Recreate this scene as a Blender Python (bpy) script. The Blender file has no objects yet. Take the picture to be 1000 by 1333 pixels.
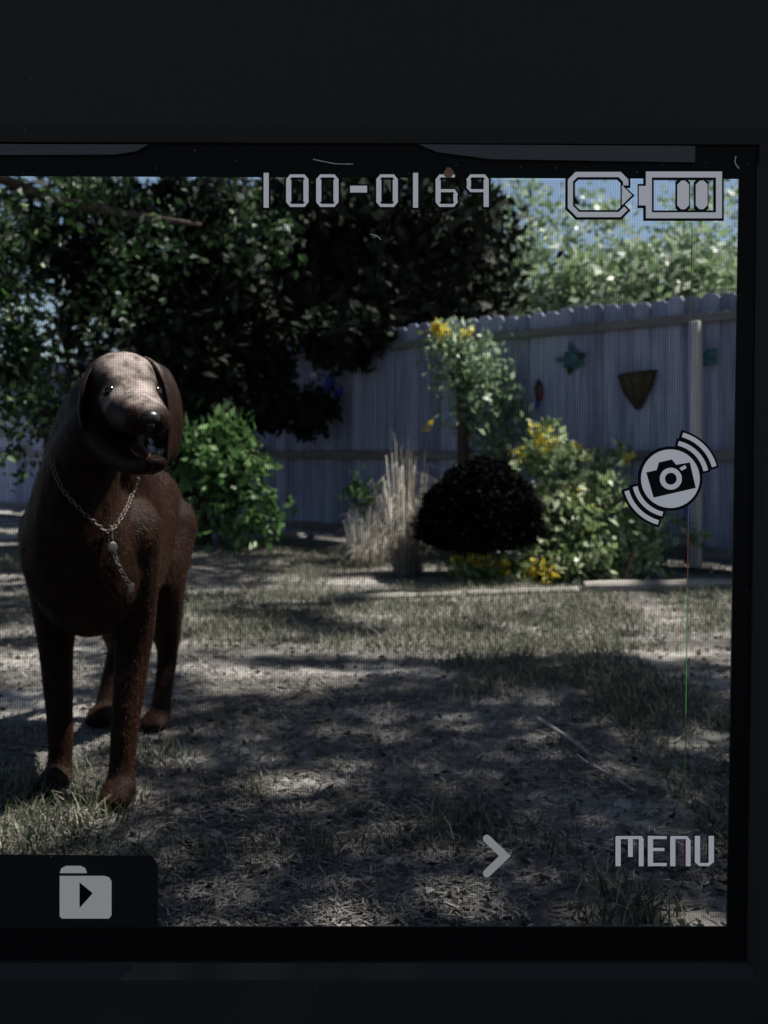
import bpy, bmesh, math, random
import numpy as np
from mathutils import Vector, Matrix, noise
from mathutils.bvhtree import BVHTree

random.seed(7)
rng = np.random.default_rng(7)
sc = bpy.context.scene
COL = sc.collection
PI = math.pi

# ------------------------------------------------------------------ camera, sky, sun, exposure
H = 0.66                       # eye height of the crouching photographer
F = 1260.0                     # focal length in pixels of the 1000 px wide photograph
cam_d = bpy.data.cameras.new("camera"); cam = bpy.data.objects.new("camera", cam_d); COL.objects.link(cam)
cam.location = (0, 0, H); cam.rotation_euler = (PI / 2, 0, 0)
cam_d.sensor_fit = 'HORIZONTAL'; cam_d.sensor_width = 36.0; cam_d.lens = 36.0 * F / 1000
cam_d.shift_y = -0.0785; cam_d.clip_start = 0.05; cam_d.clip_end = 600
cam_d.dof.use_dof = True; cam_d.dof.focus_distance = 1.11; cam_d.dof.aperture_fstop = 9.0
sc.camera = cam

SUN_EL, SUN_AZ = math.radians(57), math.radians(76)      # azimuth clockwise from +Y (away from the camera)
SUN = Vector((math.sin(SUN_AZ) * math.cos(SUN_EL), math.cos(SUN_AZ) * math.cos(SUN_EL), math.sin(SUN_EL)))
w = bpy.data.worlds.new("World"); sc.world = w; w.use_nodes = True
nt = w.node_tree; bg = nt.nodes["Background"]
sky = nt.nodes.new("ShaderNodeTexSky"); sky.sky_type = 'NISHITA'; sky.sun_disc = False
sky.sun_elevation = SUN_EL; sky.sun_rotation = SUN_AZ
nt.links.new(sky.outputs[0], bg.inputs[0]); bg.inputs[1].default_value = 0.05
sun_d = bpy.data.lights.new("sun", 'SUN'); sun_d.energy = 5.0; sun_d.angle = math.radians(0.5); sun_d.color = (1.0, 0.95, 0.87)
sun = bpy.data.objects.new("sun", sun_d); COL.objects.link(sun); sun.location = SUN * 30
sun.rotation_euler = (-SUN).to_track_quat('-Z', 'Y').to_euler()
EXPO = 1.05
vs = sc.view_settings; vs.view_transform = 'Standard'; vs.look = 'None'; vs.exposure = EXPO; vs.gamma = 1.0; vs.use_curve_mapping = False
sc.cycles.use_denoising = True
sc.cycles.max_bounces = 8; sc.cycles.transparent_max_bounces = 12

# ------------------------------------------------------------------ helpers
def P(px, py, Y):
    """World point that stands Y metres away on the line of sight of a photo pixel."""
    return Vector(((px - 500) / F * Y, Y, H - (py - 588) / F * Y))

def tag(o, label=None, cat=None, group=None, kind=None):
    if label: o["label"] = label
    if cat: o["category"] = cat
    if group: o["group"] = group
    if kind: o["kind"] = kind
    return o

def empty(name, loc=(0, 0, 0), rz=0.0):
    o = bpy.data.objects.new(name, None); COL.objects.link(o); o.location = loc; o.rotation_euler = (0, 0, rz); return o

def link(name, me, m=None, parent=None, smooth=False):
    o = bpy.data.objects.new(name, me); COL.objects.link(o)
    if m is not None and not me.materials: me.materials.append(m)
    if parent is not None: o.parent = parent
    if smooth: me.polygons.foreach_set("use_smooth", [True] * len(me.polygons))
    return o

def np_mesh(name, verts, faces):
    """verts (n,3), faces (m,k) with one k."""
    me = bpy.data.meshes.new(name); n, (m, k) = len(verts), faces.shape
    me.vertices.add(n); me.vertices.foreach_set("co", verts.astype(np.float32).ravel())
    me.loops.add(m * k); me.loops.foreach_set("vertex_index", faces.astype(np.int32).ravel())
    me.polygons.add(m); me.polygons.foreach_set("loop_start", np.arange(0, m * k, k, dtype=np.int32))
    me.update(calc_edges=True); return me

def strands(bs, sd, md, tp, wm=.75, wt=.15):
    """Bent two-segment blades: base, middle and tip points with a half-width vector."""
    n = len(bs)
    v = np.stack([bs - sd, bs + sd, md + sd * wm, tp + sd * wt, tp - sd * wt, md - sd * wm], 1).reshape(-1, 3)
    q = (np.arange(n) * 6)[:, None]
    return v, np.concatenate([q + np.array([[0, 1, 2, 5]]), q + np.array([[5, 2, 3, 4]])])

def bm_mesh(name, bm):
    bmesh.ops.recalc_face_normals(bm, faces=bm.faces[:])
    me = bpy.data.meshes.new(name); bm.to_mesh(me); bm.free(); return me

def add_box(bm, c, s, M=None):
    r = bmesh.ops.create_cube(bm, size=1.0)['verts']
    for v in r:
        v.co = Vector((v.co.x * s[0] + c[0], v.co.y * s[1] + c[1], v.co.z * s[2] + c[2]))
        if M: v.co = M @ v.co
    return r

def add_ell(bm, c, r, M=None, u=16, v=10):
    for q in bmesh.ops.create_uvsphere(bm, u_segments=u, v_segments=v, radius=1.0)['verts']:
        p = Vector((q.co.x * r[0], q.co.y * r[1], q.co.z * r[2]))
        if M: p = M @ p
        q.co = p + Vector(c)

def add_tube(bm, pts, rad, n=8, cap=True):
    pts = [Vector(p) for p in pts]; rings = []
    a = None
    for i, p in enumerate(pts):
        t = (pts[min(i + 1, len(pts) - 1)] - pts[max(i - 1, 0)]).normalized()
        if a is None:
            a = t.cross(Vector((0.13, 0.31, 1)))
            if a.length < 0.2: a = t.cross(Vector((1, 0.2, 0)))
        else: a = a - t * a.dot(t)
        a.normalize(); b = t.cross(a)
        r = rad[i] if hasattr(rad, '__len__') else rad
        rings.append([bm.verts.new(p + a * (math.cos(2 * PI * k / n) * r) + b * (math.sin(2 * PI * k / n) * r)) for k in range(n)])
    for A, B in zip(rings, rings[1:]):
        for k in range(n): bm.faces.new((A[k], A[(k + 1) % n], B[(k + 1) % n], B[k]))
    if cap: bm.faces.new(rings[0][::-1]); bm.faces.new(rings[-1])

def smooth_path(pts, k=5):
    """Catmull-Rom through the points."""
    pts = [Vector(p) for p in pts]; out = []
    for i in range(len(pts) - 1):
        p0, p1, p2, p3 = pts[max(i - 1, 0)], pts[i], pts[i + 1], pts[min(i + 2, len(pts) - 1)]
        for j in range(k):
            t = j / k
            out.append(0.5 * ((2 * p1) + (p2 - p0) * t + (2 * p0 - 5 * p1 + 4 * p2 - p3) * t * t + (3 * p1 - p0 - 3 * p2 + p3) * t ** 3))
    return out + [pts[-1]]

def leaves(pts, size, flat=0.0, width=0.5, var=0.35, hang=0.0):
    """Folded four-cornered leaves at the points; returns verts, quads."""
    pts = np.asarray(pts, float); n = len(pts)
    d = rng.normal(size=(n, 3)); d[:, 2] = d[:, 2] * (1 - flat) - hang; d /= np.linalg.norm(d, axis=1)[:, None]
    e = rng.normal(size=(n, 3)); e[:, 2] *= (1 - flat)
    s = np.cross(d, e); s[:, 2] *= (1 - flat * 0.8); s /= np.linalg.norm(s, axis=1)[:, None] + 1e-9
    nn = np.cross(d, s)
    L = (size * (1 + rng.uniform(-var, var, n)))[:, None]
    W = L * width * 0.5
    v = np.stack([pts, pts + d * L * 0.45 + s * W + nn * W * 0.35, pts + d * L, pts + d * L * 0.45 - s * W + nn * W * 0.35], 1)
    return v.reshape(-1, 3), np.arange(n * 4).reshape(n, 4)

def leaf_obj(name, pts, size, m, parent=None, **k):
    v, f = leaves(pts, size, **k)
    o = link(name, np_mesh(name, v, f), m, parent); o["kind"] = "stuff"; return o

def clumps(n, centre, rad, k, spread, shell=0.0):
    """n points in k clumps inside an ellipsoid."""
    d = rng.normal(size=(k, 3)); d /= np.linalg.norm(d, axis=1)[:, None]
    r = rng.uniform(shell, 1, k) ** (1 / 2.2)
    c = d * r[:, None] * np.array(rad) + np.array(centre)
    i = rng.integers(0, k, n)
    return c[i] + rng.normal(size=(n, 3)) * spread * rng.uniform(0.5, 1.3, k)[i][:, None]

# ------------------------------------------------------------------ materials
def mat(name, col, rough=0.7, spec=0.3, metal=0.0):
    m = bpy.data.materials.new(name); m.use_nodes = True; b = m.node_tree.nodes["Principled BSDF"]
    b.inputs["Base Color"].default_value = (*col, 1); b.inputs["Roughness"].default_value = rough
    b.inputs["Specular IOR Level"].default_value = spec; b.inputs["Metallic"].default_value = metal
    return m

def ramp_node(t, stops):
    r = t.nodes.new("ShaderNodeValToRGB"); e = r.color_ramp.elements
    while len(e) < len(stops): e.new(0.5)
    for q, (p, c) in zip(e, stops): q.position = p; q.color = (*c, 1)
    return r

def noise_mat(name, stops, scale=(6, 6, 6), detail=6, rough=0.85, spec=0.2, bump=0.3, bdist=0.01, island=0.0, nscale=1.0):
    m = mat(name, (0.5, 0.5, 0.5), rough, spec); t = m.node_tree; b = t.nodes["Principled BSDF"]
    tc = t.nodes.new("ShaderNodeTexCoord"); mp = t.nodes.new("ShaderNodeMapping"); mp.inputs["Scale"].default_value = scale
    nz = t.nodes.new("ShaderNodeTexNoise"); nz.inputs["Scale"].default_value = nscale; nz.inputs["Detail"].default_value = detail; nz.inputs["Roughness"].default_value = 0.65
    t.links.new(tc.outputs["Object"], mp.inputs[0]); t.links.new(mp.outputs[0], nz.inputs["Vector"])
    r = ramp_node(t, stops)
    if island:
        oi = t.nodes.new("ShaderNodeObjectInfo"); ad = t.nodes.new("ShaderNodeMath"); ad.operation = 'MULTIPLY_ADD'
        ad.inputs[1].default_value = island; t.links.new(oi.outputs["Random"], ad.inputs[0]); t.links.new(nz.outputs[0], ad.inputs[2])
        sb = t.nodes.new("ShaderNodeMath"); sb.operation = 'SUBTRACT'; sb.inputs[1].default_value = island / 2
        t.links.new(ad.outputs[0], sb.inputs[0]); t.links.new(sb.outputs[0], r.inputs[0])
        cb = t.nodes.new("ShaderNodeVectorMath"); cb.operation = 'ADD'; sc_ = t.nodes.new("ShaderNodeVectorMath"); sc_.operation = 'SCALE'; sc_.inputs[3].default_value = 40
        t.links.new(oi.outputs["Random"], sc_.inputs[0]); t.links.new(mp.outputs[0], cb.inputs[0]); t.links.new(sc_.outputs[0], cb.inputs[1]); t.links.new(cb.outputs[0], nz.inputs["Vector"])
    else:
        t.links.new(nz.outputs[0], r.inputs[0])
    t.links.new(r.outputs[0], b.inputs["Base Color"])
    if bump:
        bp = t.nodes.new("ShaderNodeBump"); bp.inputs["Strength"].default_value = bump; bp.inputs["Distance"].default_value = bdist
        t.links.new(nz.outputs[0], bp.inputs["Height"]); t.links.new(bp.outputs[0], b.inputs["Normal"])
    return m

def leaf_mat(name, stops, trans=0.3, rough=0.45, spec=0.4):
    m = mat(name, (0.1, 0.1, 0.1), rough, spec); t = m.node_tree; b = t.nodes["Principled BSDF"]; out = t.nodes["Material Output"]
    g = t.nodes.new("ShaderNodeNewGeometry"); r = ramp_node(t, stops)
    t.links.new(g.outputs["Random Per Island"], r.inputs[0]); t.links.new(r.outputs[0], b.inputs["Base Color"])
    if trans:
        tr = t.nodes.new("ShaderNodeBsdfTranslucent"); mx = t.nodes.new("ShaderNodeMixShader"); mx.inputs[0].default_value = trans
        t.links.new(r.outputs[0], tr.inputs[0]); t.links.new(b.outputs[0], mx.inputs[1]); t.links.new(tr.outputs[0], mx.inputs[2]); t.links.new(mx.outputs[0], out.inputs[0])
    return m

def glow(name, col, power):
    m = mat(name, (0.02, 0.02, 0.02), 0.6); b = m.node_tree.nodes["Principled BSDF"]
    b.inputs["Emission Color"].default_value = (*col, 1); b.inputs["Emission Strength"].default_value = power
    return m

K = 2 ** (-EXPO)               # what a display pixel has to give off to show at its own value
M_plank = noise_mat("weathered_plank", [(0.25, (0.15, 0.155, 0.22)), (0.5, (0.265, 0.285, 0.42)), (0.75, (0.39, 0.41, 0.55))], (26, 26, 2.2), 8, 0.9, 0.15, 0.5, 0.004, island=0.30)
M_rail = noise_mat("weathered_rail", [(0.3, (0.10, 0.095, 0.10)), (0.7, (0.22, 0.21, 0.22))], (2, 30, 30), 7, 0.9, 0.15, 0.4, 0.004)
M_post = noise_mat("sunlit_post", [(0.3, (0.36, 0.35, 0.36)), (0.7, (0.55, 0.53, 0.52))], (30, 30, 3), 7, 0.9, 0.15, 0.4, 0.004)  # paler than the other posts: sun painted into the wood colour
M_bark = noise_mat("bark", [(0.3, (0.03, 0.024, 0.02)), (0.7, (0.11, 0.09, 0.075))], (14, 14, 4), 8, 0.95, 0.1, 0.9, 0.02)
M_soil = noise_mat("soil", [(0.30, (0.035, 0.032, 0.030)), (0.45, (0.10, 0.094, 0.088)), (0.56, (0.24, 0.23, 0.215)), (0.63, (0.36, 0.35, 0.33)), (0.72, (0.10, 0.105, 0.08))], (1.5, 3.2, 2.2), 12, 0.95, 0.1, 0.8, 0.03)  # pale stops stand in for sunlit patches and streaks
M_grass = leaf_mat("grass_blade", [(0, (0.035, 0.055, 0.026)), (0.45, (0.07, 0.09, 0.048)), (0.7, (0.13, 0.13, 0.085)), (1, (0.27, 0.25, 0.20))], 0.25, 0.6)
M_litter = leaf_mat("dry_leaf", [(0, (0.035, 0.03, 0.025)), (0.5, (0.10, 0.088, 0.075)), (0.88, (0.20, 0.18, 0.16)), (1, (0.40, 0.38, 0.35))], 0.1, 0.7)
M_straw = leaf_mat("dry_straw", [(0, (0.05, 0.047, 0.043)), (0.7, (0.14, 0.132, 0.122)), (1, (0.32, 0.305, 0.285))], 0.15, 0.7)
M_tuft = leaf_mat("dry_tuft", [(0, (0.16, 0.145, 0.12)), (0.6, (0.30, 0.28, 0.24)), (1, (0.50, 0.48, 0.44))], 0.3, 0.7)
M_timber = noise_mat("edging_timber", [(0.3, (0.14, 0.13, 0.12)), (0.7, (0.40, 0.38, 0.35))], (4, 30, 30), 8, 0.9, 0.15, 0.5, 0.006)
M_oak = leaf_mat("oak_leaf", [(0, (0.012, 0.022, 0.010)), (0.65, (0.028, 0.055, 0.018)), (0.86, (0.06, 0.15, 0.035)), (0.93, (0.25, 0.33, 0.18)), (1, (0.48, 0.52, 0.48))], 0.35, 0.5, 0.25)  # palest stops paint lit highlights on a few leaves
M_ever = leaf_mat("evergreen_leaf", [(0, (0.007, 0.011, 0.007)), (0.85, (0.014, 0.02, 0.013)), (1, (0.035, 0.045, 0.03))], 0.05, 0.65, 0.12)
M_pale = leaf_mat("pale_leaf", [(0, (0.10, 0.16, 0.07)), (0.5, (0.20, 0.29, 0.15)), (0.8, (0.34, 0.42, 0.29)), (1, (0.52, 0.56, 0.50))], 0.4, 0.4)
M_vine = leaf_mat("vine_leaf", [(0, (0.08, 0.13, 0.06)), (0.5, (0.20, 0.30, 0.16)), (1, (0.45, 0.55, 0.40))], 0.35, 0.4)
M_bush = leaf_mat("bush_leaf", [(0, (0.04, 0.09, 0.03)), (0.6, (0.09, 0.19, 0.06)), (1, (0.18, 0.30, 0.12))], 0.3, 0.4)
M_flower_leaf = leaf_mat("shrub_leaf", [(0, (0.12, 0.17, 0.06)), (0.45, (0.24, 0.33, 0.15)), (0.8, (0.38, 0.46, 0.28)), (1, (0.55, 0.60, 0.45))], 0.35, 0.4)
M_yellow = leaf_mat("yellow_petal", [(0, (0.45, 0.33, 0.03)), (0.6, (0.60, 0.50, 0.06)), (1, (0.70, 0.66, 0.15))], 0.3, 0.6)
M_black_leaf = leaf_mat("black_leaf", [(0, (0.004, 0.004, 0.004)), (0.975, (0.006, 0.006, 0.006)), (0.985, (0.04, 0.05, 0.05)), (1, (0.10, 0.12, 0.12))], 0.0, 0.85, 0.02)
M_stem = mat("stem", (0.06, 0.05, 0.035), 0.9)
M_stone = noise_mat("pale_stone", [(0.3, (0.20, 0.20, 0.21)), (0.7, (0.42, 0.42, 0.42))], (20, 20, 20), 8, 0.9)
M_teal = noise_mat("teal_enamel", [(0.35, (0.015, 0.05, 0.06)), (0.65, (0.03, 0.13, 0.16))], (40, 40, 40), 4, 0.5, 0.4, 0.2)
M_iron = noise_mat("rusty_iron", [(0.35, (0.018, 0.015, 0.014)), (0.65, (0.06, 0.045, 0.035))], (40, 40, 40), 5, 0.8)
M_moss = noise_mat("coir_liner", [(0.35, (0.035, 0.03, 0.02)), (0.65, (0.11, 0.09, 0.06))], (60, 60, 60), 6, 0.95, 0.1, 0.8)
M_red = mat("red_enamel", (0.20, 0.03, 0.05), 0.5)
M_blue = mat("cobalt_enamel", (0.02, 0.035, 0.42), 0.4)

# ------------------------------------------------------------------ the setting: ground
def gz(x, y):
    return 0.018 * noise.noise(Vector((x * 1.1, y * 1.1, 3.3))) + 0.010 * noise.noise(Vector((x * 3.7, y * 3.7, 9.1))) if y > 1.25 else -0.004

def axis(a, b, fine, far):
    q = list(np.arange(a, b + 1e-6, fine)); s = fine
    lo, hi = [], []
    x = a
    while x > -far: s *= 1.5; x -= s; lo.append(x)
    s = fine; x = b
    while x < far: s *= 1.5; x += s; hi.append(x)
    return np.array(lo[::-1] + q + hi)
xs, ys = axis(-3.2, 3.2, 0.06, 250), axis(0.9, 8.2, 0.06, 250)
V = np.array([(x, y, gz(x, y)) for y in ys for x in xs])
nx = len(xs); ii = np.arange((len(ys) - 1) * (nx)).reshape(len(ys) - 1, nx)[:, :-1].ravel()
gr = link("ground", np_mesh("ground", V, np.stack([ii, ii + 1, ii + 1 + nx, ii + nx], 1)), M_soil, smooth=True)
tag(gr, "bare dry garden soil of the back yard", "ground", kind="structure")

# grass, straw and fallen leaves
def yard_points(n, y0=1.2, y1=7.2, p=1.6):
    y = y0 + (y1 - y0) * rng.uniform(0, 1, n) ** p
    x = (rng.uniform(-0.06, 0.76, n) * 1000 - 500 + 150) / F * y * 1.35
    return x, y
def green(x, y):
    return noise.noise(Vector((x * 1.3, y * 0.9, 5.0))) + 0.35 * noise.noise(Vector((x * 4, y * 4, 1.0)))
def blades(n, hmin, hmax, wid, keep, p=1.5):
    x, y = yard_points(n, p=p); pts = []
    m = np.array([keep(a, b) for a, b in zip(x, y)]); x, y = x[m], y[m]; n = len(x)
    z = np.array([gz(a, b) for a, b in zip(x, y)]) - 0.004
    a = rng.uniform(0, 2 * PI, n); h = rng.uniform(hmin, hmax, n); lean = rng.uniform(0.2, 1.3, n) * h; b = rng.uniform(0, 2 * PI, n)
    base = np.stack([x, y, z], 1); side = np.stack([np.cos(a), np.sin(a), a * 0], 1) * wid
    mid = base + np.stack([np.cos(b) * lean * .4, np.sin(b) * lean * .4, h * .65], 1); tip = base + np.stack([np.cos(b) * lean, np.sin(b) * lean, h], 1)
    return strands(base, side, mid, tip, .7)
def lawn_keep(a, b):
    g = green(a, b) + (0.35 if a > 0.55 and b < 4.6 else 0) + (0.26 if b > 3.2 else -0.26)
    return g > 0.0 + random.random() * 0.35
v, f = blades(120000, 0.012, 0.05, 0.0019, lawn_keep)
tag(link("grass", np_mesh("grass", v, f), M_grass), "thin patchy grass growing over the yard", "grass", kind="stuff")
n = 75000; x, y = yard_points(n, p=1.6); m = np.array([noise.noise(Vector((a * 1.7, b * 2.6, 11))) > -.55 + .5 * random.random() for a, b in zip(x, y)]); x, y = x[m], y[m]; n = len(x); z = np.array([gz(a, b) for a, b in zip(x, y)])
a = rng.uniform(0, 2 * PI, n); L = rng.uniform(0.012, 0.05, n) * np.clip(y / 2.6, .5, 1); W = rng.uniform(0.001, 0.0024, n)
d = np.stack([np.cos(a), np.sin(a), rng.uniform(-.05, .25, n)], 1) * L[:, None]; s = np.stack([-np.sin(a), np.cos(a), a * 0], 1) * W[:, None]
b0 = np.stack([x, y, z + 0.004], 1); bend = np.stack([-np.sin(a), np.cos(a), a * 0 + .4], 1) * (L * rng.uniform(-.2, .2, n))[:, None]
v, f = strands(b0, s, b0 + d * .5 + bend, b0 + d, 1, .6)
tag(link("straw_litter", np_mesh("straw_litter", v, f), M_straw), "dry straw and cut grass strewn over the yard", "straw litter", kind="stuff")
x, y = yard_points(7000, p=1.2)
pts = np.array([(a, b, gz(a, b) + 0.006) for a, b in zip(x, y)])
tag(leaf_obj("fallen_leaves", pts, 0.018, M_litter, flat=0.85, width=0.6, var=0.5), "curled dry leaves fallen over the yard", "leaf litter")

# ------------------------------------------------------------------ fence
FA = Vector((-0.587, 7.40, 0)); FU = Vector((2.501, -2.10, 0)).normalized(); F_ANG = math.atan2(FU.y, FU.x)
fence = empty("wooden_fence", FA, F_ANG)
tag(fence, "tall weathered grey board fence closing off the back of the yard", "fence")
def fence_s(px):               # distance along the fence of a photo column
    k = (px - 500) / F
    Y = (7.40 - 0.83966 * 0.587) / (1 + 0.83966 * k)
    return (k * Y - FA.x) / FU.x, Y
def on_fence(px, py, out=0.05):  # point on the fence's face
    s, Y = fence_s(px); p = FA + FU * s; n = Vector((FU.y, -FU.x, 0))
    p = p + n * out * 1.0; q = P(px, py, p.y); return Vector((p.x, p.y, q.z))
FN = Vector((FU.y, -FU.x, 0))   # the face towards the yard
def plank_mesh(hh, wd, dx):
    bm = bmesh.new(); t = 0.009; c = 0.022
    prof = [(-wd/2, 0.03), (wd/2, 0.03), (wd/2 + dx, hh - c), (wd/2 - c + dx, hh), (-wd/2 + c + dx, hh), (-wd/2 + dx, hh - c)]
    A = [bm.verts.new((px, -t, pz)) for px, pz in prof]; B = [bm.verts.new((px, t, pz)) for px, pz in prof]
    bm.faces.new(A); bm.faces.new(B[::-1])
    for i in range(6): bm.faces.new((A[i], B[i], B[(i + 1) % 6], A[(i + 1) % 6]))
    bmesh.ops.bevel(bm, geom=bm.edges[:], offset=0.002, segments=1, affect='EDGES')
    me = bm_mesh("plank", bm); me.materials.append(M_plank); return me
pms = [plank_mesh(1.535 + random.uniform(-.012, .012), 0.0996, random.uniform(-.0005, .0005)) for _ in range(6)]
s = -4.6
while s < 4.3:
    o = link("plank", random.choice(pms), None, fence); o.location = (s, random.uniform(-.003, .003), random.uniform(-.012, .012)); o.rotation_euler = (random.uniform(-.004, .004), random.uniform(-.0007, .0007), 0)
    s += 0.1005
for z, hh in ((1.405, 0.05), (0.64, 0.055), (0.10, 0.06)):
    for a, b in ((-4.6, -2.42), (-2.416, 0.02), (0.024, 2.46), (2.464, 4.3)):
        bm = bmesh.new(); add_box(bm, ((a + b) / 2, -0.034, z), (b - a, 0.04, hh)); bmesh.ops.bevel(bm, geom=bm.edges[:], offset=0.003, segments=1, affect='EDGES')
        link("rail", bm_mesh("rail", bm), M_rail, fence)
for s in (-2.418, 0.022, 2.462):
    bm = bmesh.new(); add_box(bm, (s, 0.06, 0.72), (0.09, 0.09, 1.44)); link("post", bm_mesh("post", bm), M_rail, fence)
s0 = fence_s(914)[0]
bm = bmesh.new(); add_box(bm, (s0, -0.09, 0.70), (0.055, 0.055, 1.36)); bmesh.ops.bevel(bm, geom=bm.edges[:], offset=0.004, segments=1, affect='EDGES')
o = link("post", bm_mesh("post", bm), M_post, fence); o["label"] = "pale slim post standing in front of the boards"

# ------------------------------------------------------------------ trees
def tree(name, base, trunk_pts, rad, crown_pts, size, m, label, limbs=(), group=None, **k):
    t = empty(name, base); tag(t, label, "tree", group)
    bm = bmesh.new(); B = Vector(base)
    add_tube(bm, [Vector(p) - B for p in smooth_path(trunk_pts, 3)], np.linspace(rad, rad * 0.35, (len(trunk_pts) - 1) * 3 + 1), 10)
    for lp, r in limbs:
        q = smooth_path([Vector(p) - B for p in lp], 3); add_tube(bm, q, np.linspace(r, r * .3, len(q)), 7)
    link("trunk", bm_mesh("trunk", bm), M_bark, t, True)
    leaf_obj("crown", np.asarray(crown_pts) - np.array(base), size, m, t, **k)
    return t

# the big shade tree at the left: low hanging boughs in the picture, the rest of its crown over the yard
low = []
pool = clumps(24000, (-2.0, 5.3, 2.15), (1.75, 1.3, 0.95), 240, 0.11)
for p in pool:
    px = 500 + p[0] / p[1] * F; py = 588 - (p[2] - H) / p[1] * F
    lim = 470 - 0.0 * px if px < 230 else 470 - (px - 230) * 0.15
    if noise.noise(Vector(p) * 2.1 + Vector((3, 1, 0))) + .5 * noise.noise(Vector(p) * 5) < .05: continue
    if py < lim + 50 * noise.noise(Vector((px * .02, 0, 1))) and px < 400: low.append(p)
for px, py, Y in [(8, 430, 4.6), (25, 445, 4.6), (10, 470, 4.6), (30, 480, 4.6), (6, 500, 4.6), (28, 420, 4.6), (45, 470, 4.6), (12, 520, 4.6), (20, 560, 4.2), (35, 520, 4.3), (45, 545, 4.3), (25, 600, 4.2), (60, 500, 4.4)]:
    c = P(px, py, Y); low += list(np.array(c) + rng.normal(size=(150 if Y > 4.5 else 60, 3)) * 0.06)
# sun gaps: the unseen crown is left open wherever sun should land
LIT = []                        # (ground shadow x, y, radius)
def sun_foot(p): return (p.x - SUN.x * p.z / SUN.z, p.y - SUN.y * p.z / SUN.z)
for px, py, Y, r in [(165, 485, 1.58, .10), (195, 530, 1.52, .06), (225, 540, 1.63, .06), (205, 600, 1.7, .12), (205, 665, 1.80, .18), (190, 820, 1.84, .12), (240, 640, 2.3, .2), (215, 780, 2.25, .10), (180, 900, 1.84, .09), (200, 760, 1.84, .09), (285, 575, 6.45, .45), (600, 480, 6.0, .35), (640, 530, 6.0, .35), (530, 650, 5.25, .4), (70, 1010, 1.86, .06), (25, 630, 1.88, .05)]:
    LIT.append((*sun_foot(P(px, py, Y)), r))
for px, py, r in [(60, 880, .16), (15, 860, .2), (110, 930, .10), (60, 950, .10), (30, 1000, .07), (330, 890, .13), (390, 880, .10), (250, 870, .10), (140, 960, .05), (380, 1020, .05)]:
    Y = H * F / (py - 588); LIT.append(((px - 500) / F * Y, Y, r))
def lit(gx, gy):
    for a, b, r in LIT:
        if (gx - a) ** 2 + (gy - b) ** 2 < ((r + .05) * (1.0 + 0.35 * noise.noise(Vector((gx * 6, gy * 6, 2))))) ** 2: return True
    nz = noise.noise(Vector((gx * 1.6, gy * 3.2, 4))) + 0.6 * noise.noise(Vector((gx * 4.5, gy * 8, 8)))
    edge = 3.1 + 0.35 * noise.noise(Vector((gx * 1.2, 0, 6)))
    if gy > 5.2 and gx < -.2: return nz > .3
    if gy > edge: return nz > -0.35 if gx > -0.6 else nz > -0.05
    return nz > 1.0
over = []  # unseen upper leaves, carried behind the camera to block sky light
k = 0
while len(over) < 110000 and k < 260000:
    k += 1
    gx, gy = random.uniform(-3.6, 3.2), random.uniform(-6.5, 6.2); z = random.uniform(5.2, 7.6)
    if lit(gx, gy): continue
    over.append((gx + SUN.x * z / SUN.z, gy + SUN.y * z / SUN.z, z))
oakb = (-3.3, 5.2, 0)
oak = empty("shade_tree", oakb); tag(oak, "big dark leafy shade tree with boughs hanging behind the brown dog", "tree")
bm = bmesh.new(); B = Vector(oakb)
tp = smooth_path([(-3.3, 5.2, -.05), (-3.25, 5.15, 1.2), (-3.1, 5.2, 2.4), (-2.9, 5.1, 4.2), (-2.6, 4.9, 6.2)], 4); add_tube(bm, [p - B for p in tp], np.linspace(.2, .10, len(tp)), 12)
for lp, r in [([(-2.95, 5.15, 3.6), (-1.8, 5.0, 4.9), (-.4, 4.6, 5.6), (2.4, 3.9, 6.2)], .08), ([(-2.9, 5.1, 4.0), (-1.6, 4.0, 5.4), (.4, 2.6, 6.1), (3.0, 1.6, 6.6)], .08), ([(-2.8, 5.0, 4.8), (-1.2, 2.6, 6.0), (.6, -.5, 6.6), (2.0, -3.5, 6.9)], .07),
              ([(-3.1, 5.2, 2.0), (-2.5, 5.2, 2.25), (-1.7, 5.2, 2.0), (-1.0, 5.3, 1.9)], .05), ([(-2.7, 5.0, 5.6), (-1.0, 5.6, 6.3), (1.5, 5.6, 6.8), (4.4, 5.2, 7.1)], .07), ([(-3.2, 5.2, 1.5), (-2.6, 5.0, 1.7), (-2.0, 4.8, 1.5)], .035)]:
    q = smooth_path([Vector(p) - B for p in lp], 4); add_tube(bm, q, np.linspace(r, r * .25, len(q)), 7)
link("trunk", bm_mesh("trunk", bm), M_bark, oak, True)
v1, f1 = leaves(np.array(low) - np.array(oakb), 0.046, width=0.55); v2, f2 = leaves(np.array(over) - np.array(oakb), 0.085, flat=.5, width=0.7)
o = link("crown", np_mesh("crown", np.vstack([v1, v2]), np.vstack([f1, f2 + len(v1)])), M_oak, oak); o["kind"] = "stuff"

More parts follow.
